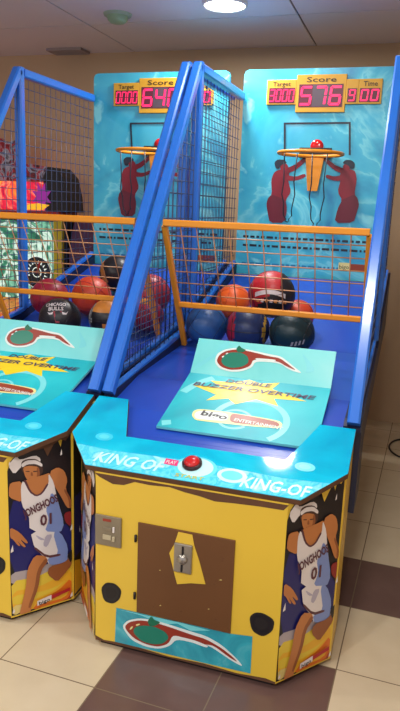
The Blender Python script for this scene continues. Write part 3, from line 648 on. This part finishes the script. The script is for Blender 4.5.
    def display(name, x0, x1, za, zb, wx0, wx1, wz0, wz1, title, ds, dw, lab):
        d_ = MB(); d_.box(x0, x1, 2.262, 2.2748, za, zb, 'score_yellow', 0.002); f_ = (Vector((0, 2.262, 0)), X, Z, -Y)
        d_.decal(f_, [(wx0, wz0), (wx1, wz0), (wx1, wz1), (wx0, wz1)], 'score_dark', 0.0008)
        if title: d_.text(f_, title, (x0+x1)/2, (wz1+zb)/2, (zb-wz1)*0.55, 'score_text', 0.0014, width=(x1-x0)*0.6, bold=0.01)
        n_ = len(ds)
        for q, ch in enumerate(ds):
            cx_ = wx0 + (wx1-wx0)*(q+0.5)/n_
            if lab == 'main' and q == 1: d_.decal(f_, [(cx_-dw*0.85, wz0+0.004), (cx_+dw*0.85, wz0+0.004), (cx_+dw*0.85, wz1-0.004), (cx_-dw*0.85, wz1-0.004)], 'score_off', 0.0012)
            seven(d_, f_, ch, cx_, (wz0+wz1)/2, dw, (wz1-wz0)*0.74, 'digit', 0.0024)
        d_.build(name, back)
    display('score_display', -0.134, 0.160, 2.160, 2.372, -0.118, 0.144, 2.188, 2.318, 'Score', digits[0], 0.058, 'main')
    display('target_display', -0.315, -0.1345, 2.205, 2.346, -0.300, -0.142, 2.212, 2.300, 'Target', digits[1], 0.026, '')
    display('level_display', 0.1605, 0.232, 2.205, 2.343, 0.170, 0.224, 2.214, 2.292, '', digits[2], 0.030, '')
    display('time_display', 0.2325, 0.366, 2.205, 2.343, 0.240, 0.356, 2.214, 2.292, 'Time', digits[3], 0.036, '')
    h = MB(); hc = Vector((0.008, 2.065, 1.905)); hr = 0.185
    h.tube([hc + Vector((hr*math.cos(2*math.pi*i/40), hr*math.sin(2*math.pi*i/40), 0)) for i in range(40)], 0.010, 'orange_steel', 8, True)
    h.box(-0.09, 0.105, 2.245, 2.272, 1.895, 1.955, 'dark', 0.004)
    h.prism([(0.008-0.055, 2.262, 1.895), (0.008+0.055, 2.262, 1.895), (0.008+0.03, 2.244, 1.70), (0.008-0.03, 2.244, 1.70)], [(0.008-0.055, 2.240, 1.895), (0.008+0.055, 2.240, 1.895), (0.008+0.03, 2.236, 1.70), (0.008-0.03, 2.236, 1.70)], 'orange_steel')
    hoop = h.build('hoop', back)
    h = MB(); h.lathe([(0, 0.012), (0.02, 0.011), (0.036, 0.006), (0.04, 0.0)], 'button_red', Matrix.Translation((0.012, 2.273, 1.965)) @ Matrix.Rotation(R(90), 4, 'X'), 24); h.build('target_light', back)
    nt_ = MB()
    for xa, xb, yy, zb_ in ((-0.125, -0.055, -0.10, 1.52), (0.035, 0.115, -0.10, 1.50)):
        pts = []
        for j in range(17):
            q = j/16.0; an = math.pi*q; wv = 0.006*math.sin(j*2.4)
            pts.append((xa+(xb-xa)*(0.5-0.5*math.cos(an))+wv, hc.y+yy*(1-0.3*math.sin(an)), hc.z-0.008-(hc.z-zb_)*math.sin(an)**0.55))
        nt_.tube(pts, 0.0036, 'art_black', 5)
    nt_.build('net', hoop)
    return root

D = 1.023
make_machine(0.0, 'blue and yellow basketball arcade machine nearest the right, its score reading 576', ('576', '3000', '9', '00'))
make_machine(-D, 'blue and yellow basketball arcade machine cut off at the left edge, its score starting 64', ('640', '0000', '0', '00'))

# ---------------------------------------------------------------- balls
for k, c in dict(b_blue=(36, 82, 140), b_navy=(24, 44, 88), b_crimson=(150, 26, 50), b_gold=(190, 150, 60), b_green=(10, 44, 52), b_red=(178, 28, 34), b_black=(26, 24, 30),
                 b_orange=(226, 92, 24), b_rust=(196, 62, 30), b_tan=(206, 130, 50), b_grey=(150, 150, 150), b_rose=(190, 52, 60), b_white=(206, 196, 196)).items():
    mat(k, c, 0.42, var=0.08, scale=60, bump=0.15)
def make_ball(name_label, loc, r, fn, seam, rot=(0, 0, 0), group='basketballs on the ball return', label_cat='basketball', emblem=None):
    q = Matrix.Rotation(R(rot[2]), 3, 'Z') @ Matrix.Rotation(R(rot[1]), 3, 'Y') @ Matrix.Rotation(R(rot[0]), 3, 'X')
    t = thing('basketball', name_label, 'basketball', loc, group)
    b = MB(); nu, nv = 48, 28; V = []
    for j in range(nv+1):
        th = math.pi*j/nv
        for i in range(nu):
            ph = 2*math.pi*i/nu; V.append(Vector((math.sin(th)*math.cos(ph), math.sin(th)*math.sin(ph), math.cos(th))))
    base = len(b.v); b.v += [tuple(q @ v*r) for v in V]
    for j in range(nv):
        for i in range(nu):
            f = [j*nu+i, (j+1)*nu+i, (j+1)*nu+(i+1) % nu, j*nu+(i+1) % nu]
            c = (V[f[0]]+V[f[1]]+V[f[2]]+V[f[3]]).normalized()
            if j == 0: f = [f[0], f[1], f[2]]
            elif j == nv-1: f = [f[0], f[1], f[3]]
            b.f.append(tuple(f)); b.m.append(b.mi(fn(c))); b.sm.append(True)
    b.build('ball_skin', t, True)
    s_ = MB(); N = 48; R0 = r*1.0
    loops = []
    loops.append([Vector((math.cos(a_), math.sin(a_), 0)) for a_ in [2*math.pi*i/N for i in range(N)]])
    loops.append([Vector((math.cos(a_), 0, math.sin(a_))) for a_ in [2*math.pi*i/N for i in range(N)]])
    for sg in (1, -1):
        L_ = []
        for i in range(N):
            a_ = 2*math.pi*i/N; v = Vector((sg*(0.62+0.12*math.cos(2*a_)), math.cos(a_)*0.9, math.sin(a_)*0.62)); L_.append(v.normalized())
        loops.append(L_)
    for L_ in loops: s_.tube([q @ v*R0 for v in L_], r*0.016, seam, 5, True)
    s_.build('seam', t)
    if emblem: emblem(t, r)
    return t
CAMP = Vector((0.6215, -1.9236, 1.5797))
def bulls(t, r):
    # lettering and bull head on the side that faces the front
    n = (Vector((0.38, -0.82, 0.43))).normalized(); u = Vector((0, 0, 1)).cross(n).normalized(); v = n.cross(u)
    e = MB(); fr = (Vector((0, 0, 0)), u, v, n)
    e.text(fr, 'CHICAGO', -0.016, 0.052, 0.020, 'b_white', 0, width=0.10, bold=0.02)
    e.text(fr, 'BULLS', -0.014, 0.027, 0.020, 'b_white', 0, width=0.074, bold=0.02)
    for P, m_ in (([(-0.026, 0.012), (0.016, 0.012), (0.012, -0.012), (0.004, -0.046), (-0.014, -0.046), (-0.022, -0.012)], 'b_crimson'),
                  ([(-0.026, 0.010), (-0.030, -0.004), (-0.046, -0.004), (-0.056, 0.010), (-0.044, 0.004), (-0.034, 0.006)], 'b_white'),
                  ([(0.016, 0.010), (0.026, 0.006), (0.036, 0.004), (0.046, 0.014), (0.038, -0.004), (0.020, -0.004)], 'b_white')):
        e.decal(fr, P, m_, 0)
    e.v = [tuple(Vector(p_) + n*(math.sqrt(max(1e-5, (r*1.012)**2 - Vector(p_).length_squared)))) for p_ in e.v]
    e.build('emblem', t)
def big_red(t, r):
    n = (Vector((0.12, -0.97, 0.20))).normalized(); u = Vector((0, 0, 1)).cross(n).normalized(); v = n.cross(u)
    e = MB(); fr = (Vector((0, 0, 0)), u, v, n)
    P = [(-0.075+0.15*i/10, -0.012+0.016*math.sin(math.pi*i/10)) for i in range(11)]
    for (x0, y0), (x1, y1) in zip(P, P[1:]):
        e.decal(fr, [(x0, y0-0.012), (x1, y1-0.012), (x1, y1+0.010), (x0, y0+0.010)], 'b_white', 0)
    for k in range(7):
        x = -0.066+0.022*k; e.decal(fr, [(x, -0.048), (x+0.014, -0.050), (x+0.016, -0.034), (x+0.002, -0.034)], 'b_white' if k % 2 else 'b_tan', 0)
    e.v = [tuple(Vector(p_) + n*(math.sqrt(max(1e-5, (r*1.012)**2 - Vector(p_).length_squared)))) for p_ in e.v]
    e.build('emblem', t)
def mark(t, r):
    n = (Vector((0.35, -0.80, -0.30))).normalized(); u = Vector((0, 0, 1)).cross(n).normalized(); v = n.cross(u)
    e = MB(); fr = (Vector((0, 0, 0)), u, v, n)
    for k in range(4):
        x = -0.03+0.018*k; e.decal(fr, [(x, -0.012+0.004*k), (x+0.010, -0.010+0.004*k), (x+0.014, 0.012+0.004*k), (x+0.005, 0.012+0.004*k)], 'b_grey', 0)
    e.v = [tuple(Vector(p_) + n*(math.sqrt(max(1e-5, (r*1.012)**2 - Vector(p_).length_squared)))) for p_ in e.v]
    e.build('emblem', t)
def solid(m): return lambda c: m
GR, GL = 'basketballs in the right machine', 'basketballs in the left machine'
make_ball('steel blue basketball in the back left corner of the right machine', (-0.328, 1.225, 0.997), 0.104, solid('b_blue'), 'b_navy', (20, 30, 10), GR)
make_ball('navy basketball with a crimson panel under the orange guard of the right machine', (-0.110, 1.210, 1.000), 0.109,
          lambda c: 'b_crimson' if (c.x < -0.52 and c.x > -0.86) else ('b_gold' if (c.x > 0.74 and c.x < 0.84) else 'b_navy'), 'b_black', (0, 0, 8), GR)
make_ball('dark green basketball at the right end behind the raised teal flap', (0.112, 1.205, 1.001), 0.110, solid('b_green'), 'b_black', (30, 15, 0), GR, emblem=mark)
make_ball('large red and black basketball with pale lettering resting on top of the pile', (-0.030, 1.362, 1.160), 0.119,
          lambda c: 'b_black' if (c.z < -0.02 + 0.55*c.x and c.z > -0.9) or (c.x > 0.62) else 'b_red', 'b_black', (0, -14, 0), GR, emblem=big_red)
make_ball('bright orange basketball behind the blue and navy balls', (-0.285, 1.58, 1.076), 0.096, solid('b_orange'), 'b_rust', (35, 20, 30), GR)
make_ball('rust orange basketball mostly hidden behind the red and green balls', (0.088, 1.505, 1.040), 0.085, solid('b_rust'), 'b_black', (10, 40, 0), GR)
make_ball('black basketball with a red bull head emblem in the left machine', (-1.058, 1.045, 0.990), 0.108, solid('b_black'), 'b_black', (0, 25, 0), GL, emblem=bulls)
make_ball('red basketball peeping over the black emblem ball', (-1.325, 1.40, 1.042), 0.108, solid('b_crimson'), 'b_crimson', (15, 10, 40), GL)
make_ball('rusty orange basketball behind the black emblem ball, under the guard rail', (-1.090, 1.46, 1.060), 0.112, solid('b_rust'), 'b_crimson', (40, 15, 0), GL)
make_ball('black basketball with a tan stripe high up at the back of the left machine', (-1.085, 1.80, 1.160), 0.112,
          lambda c: 'b_tan' if -0.62 < c.x < -0.30 else 'b_black', 'b_black', (0, -20, 0), GL)
make_ball('black and tan basketball with a grey panel right of the emblem ball', (-0.846, 1.170, 0.993), 0.102,
          lambda c: 'b_grey' if -0.85 < c.x < -0.55 else ('b_tan' if (c.z > 0.45 or (c.x > 0.1 and c.z < -0.15)) else 'b_black'), 'b_black', (0, 0, 0), GL)
make_ball('rose red basketball behind the wire mesh beside the sloped blue posts', (-0.765, 1.55, 1.084), 0.114, solid('b_rose'), 'b_crimson', (25, 0, 20), GL)
make_ball('small dark red basketball low in the right corner of the left machine', (-0.690, 1.330, 1.000), 0.086, solid('b_crimson'), 'b_black', (0, 40, 20), GL)

# ---------------------------------------------------------------- racing game cabinet behind the left machine
def glow(name, stops, scale, strength, dist=1.5):
    m = swirl(name, stops, scale, dist, rough=0.3); nt = m.node_tree; b = nt.nodes['Principled BSDF']
    rp = [n for n in nt.nodes if n.type == 'VALTORGB'][0]
    nt.links.new(rp.outputs[0], b.inputs['Emission Color']); b.inputs['Emission Strength'].default_value = strength
glow('screen_glow', [(0.28, (16, 60, 50)), (0.42, (50, 130, 100)), (0.5, (214, 244, 228)), (0.55, (46, 110, 84)), (0.64, (120, 190, 160)), (0.76, (30, 80, 70))], 4.0, 0.8)
glow('marquee_glow', [(0.28, (120, 10, 60)), (0.42, (220, 30, 60)), (0.5, (255, 150, 110)), (0.53, (230, 40, 60)), (0.66, (250, 170, 40)), (0.78, (170, 20, 70))], 5.0, 0.9)
glow('topper_art', [(0.30, (24, 20, 30)), (0.42, (150, 24, 40)), (0.48, (150, 150, 165)), (0.56, (40, 30, 44)), (0.72, (190, 40, 50))], 9.0, 0.12)
glow('console_glow', [(0.3, (120, 20, 20)), (0.45, (235, 150, 40)), (0.55, (190, 30, 30)), (0.7, (245, 210, 90))], 9.0, 0.5)
mat('cab_black', (26, 22, 28), 0.5); mat('cab_yellow', (200, 180, 30), 0.45); mat('cab_red', (170, 24, 34), 0.4); mat('cab_purple', (92, 52, 86), 0.5, var=0.2)
mat('burst_purple', (150, 40, 150), 0.4, emit=0.5); mat('burst_yellow', (250, 190, 40), 0.4, emit=0.6); mat('gauge_dark', (30, 40, 40), 0.4); mat('gauge_white', (225, 240, 232), 0.4, emit=0.6)
t = thing('racing_arcade_cabinet', 'glowing racing game cabinet with red marquee and gauge screen behind the left cage', 'arcade machine', (-2.49, 2.75, 0))
a = MB(); a.box(-0.60, 0.52, 0.0, 0.5, 0.0, 1.46, 'cab_black', 0.01); a.build('body', t)
a = MB(); a.box(-0.58, 0.42, -0.02, -0.0005, 0.80, 1.42, 'screen_glow'); a.build('screen', t)
gfr = (Vector((0.275, -0.021, 1.02)), X, Z, -Y)
a = MB()
def gd(r0, r1, m_, of, n=36): a.decal(gfr, [(r1*math.cos(2*math.pi*i/n), r1*math.sin(2*math.pi*i/n)) for i in range(n)], m_, of)
gd(0, 0.132, 'gauge_white', 0.001); gd(0, 0.122, 'gauge_dark', 0.002); 
for i in range(13):
    an = R(-40+20*i); c_, s_ = math.cos(an), math.sin(an)
    a.decal(gfr, [(0.070*c_-0.008*s_, 0.070*s_+0.008*c_), (0.070*c_+0.008*s_, 0.070*s_-0.008*c_), (0.10*c_, 0.10*s_)], 'gauge_white', 0.003)
gd(0, 0.042, 'gauge_white', 0.003); gd(0, 0.034, 'gauge_dark', 0.004)
a.decal(gfr, [(-0.01, -0.01), (0.01, -0.01), (0.04, 0.09), (0.02, 0.09)], 'cab_red', 0.005)
a.decal(gfr, [(0.04, -0.11), (0.10, -0.11), (0.10, -0.06), (0.04, -0.06)], 'gauge_white', 0.005)
a.build('gauge', t)
a = MB(); a.box(0.43, 0.51, -0.03, -0.0005, 0.10, 1.44, 'cab_yellow', 0.006); a.build('yellow_trim', t)
a = MB(); a.box(-0.60, 0.52, -0.10, 0.2, 1.465, 1.50, 'cab_red', 0.006); a.build('shelf', t)
a = MB(); a.box(-0.60, 0.36, -0.06, 0.2, 1.505, 1.72, 'marquee_glow', 0.01)
mf = (Vector((0.30, -0.061, 1.61)), X, Z, -Y)
st = [((0.13 if i % 2 else 0.07)*math.cos(math.pi*i/8), (0.13 if i % 2 else 0.06)*math.sin(math.pi*i/8)) for i in range(16)]
a.decal(mf, [(0.05+x*0.7, y*0.9) for x, y in st], 'burst_purple', 0.001)
a.decal(mf, [(-0.14, -0.10), (0.06, -0.10), (0.12, -0.06), (0.02, -0.05), (-0.06, -0.06)], 'burst_yellow', 0.002)
a.build('marquee', t)
a = MB()
o_ = [(-0.60, 1.725), (0.30, 1.725), (0.40, 1.76), (0.34, 1.84), (0.20, 1.86), (0.10, 1.84), (0.12, 1.93), (0.16, 2.0), (0.10, 2.05), (0.0, 2.01), (-0.06, 2.05), (-0.14, 1.99), (-0.24, 1.96), (-0.34, 2.02), (-0.46, 2.08), (-0.6, 2.04)]
a.prism([(x, 0.02, z) for x, z in o_], [(x, 0.06, z) for x, z in o_], 'topper_art', 'topper_art', 'topper_art'); a.build('topper', t, True)
a = MB()
o_ = [(0.37, 1.505), (0.575, 1.50), (0.565, 1.62), (0.53, 1.76), (0.46, 1.83), (0.40, 1.835), (0.36, 1.76)]
a.prism([(x, -0.05, z) for x, z in o_], [(x, 0.20, z) for x, z in o_], 'cab_black'); a.build('side_wing', t, True)
a = MB(); a.prism([(-0.6, -0.40, 0.0), (0.20, -0.40, 0.0), (0.20, -0.04, 0.0), (-0.6, -0.04, 0.0)], [(-0.6, -0.36, 0.72), (0.20, -0.36, 0.72), (0.20, -0.04, 0.80), (-0.6, -0.04, 0.80)], 'console_glow'); a.build('console', t)

t = thing('purple_arcade_cabinet', 'dark purple arcade cabinet beside the yellow trim of the racing game', 'arcade machine', (-1.735, 2.78, 0))
a = MB(); o_ = [(0.0, 0.0), (0.40, 0.0), (0.40, 1.46), (0.10, 1.46), (0.0, 1.2)]
a.prism([(-0.22, y, z) for y, z in o_], [(0.30, y, z) for y, z in o_], 'cab_purple'); a.build('body', t, True)
a = MB()
for k in range(2):
    x = -0.10+0.20*k; a.decal((Vector((0, 0, 0)), X, Z, -Y), [(x, 1.16), (x+0.012, 1.16), (x+0.10, 0.80), (x+0.088, 0.80)], 'orange_wire', 0.0012)
a.build('front_stripe', t)

# cable lying on the floor at the right
mat('cable', (36, 30, 30), 0.5)
pts = []
for i in range(40):
    q = i/39.0; an = math.pi*0.55 + q*math.pi*1.25
    pts.append((0.775+0.16*math.cos(an)+0.35*max(0, q-0.62), 2.62+0.22*math.sin(an), 0.0065))
pts += [(1.2, 2.45, 0.0065), (1.9, 2.50, 0.0065)]
a = MB(); a.tube(pts, 0.006, 'cable', 8); o = a.build('power_cable'); tag(o, 'thin black cable looped on the floor at the right edge', 'cable')
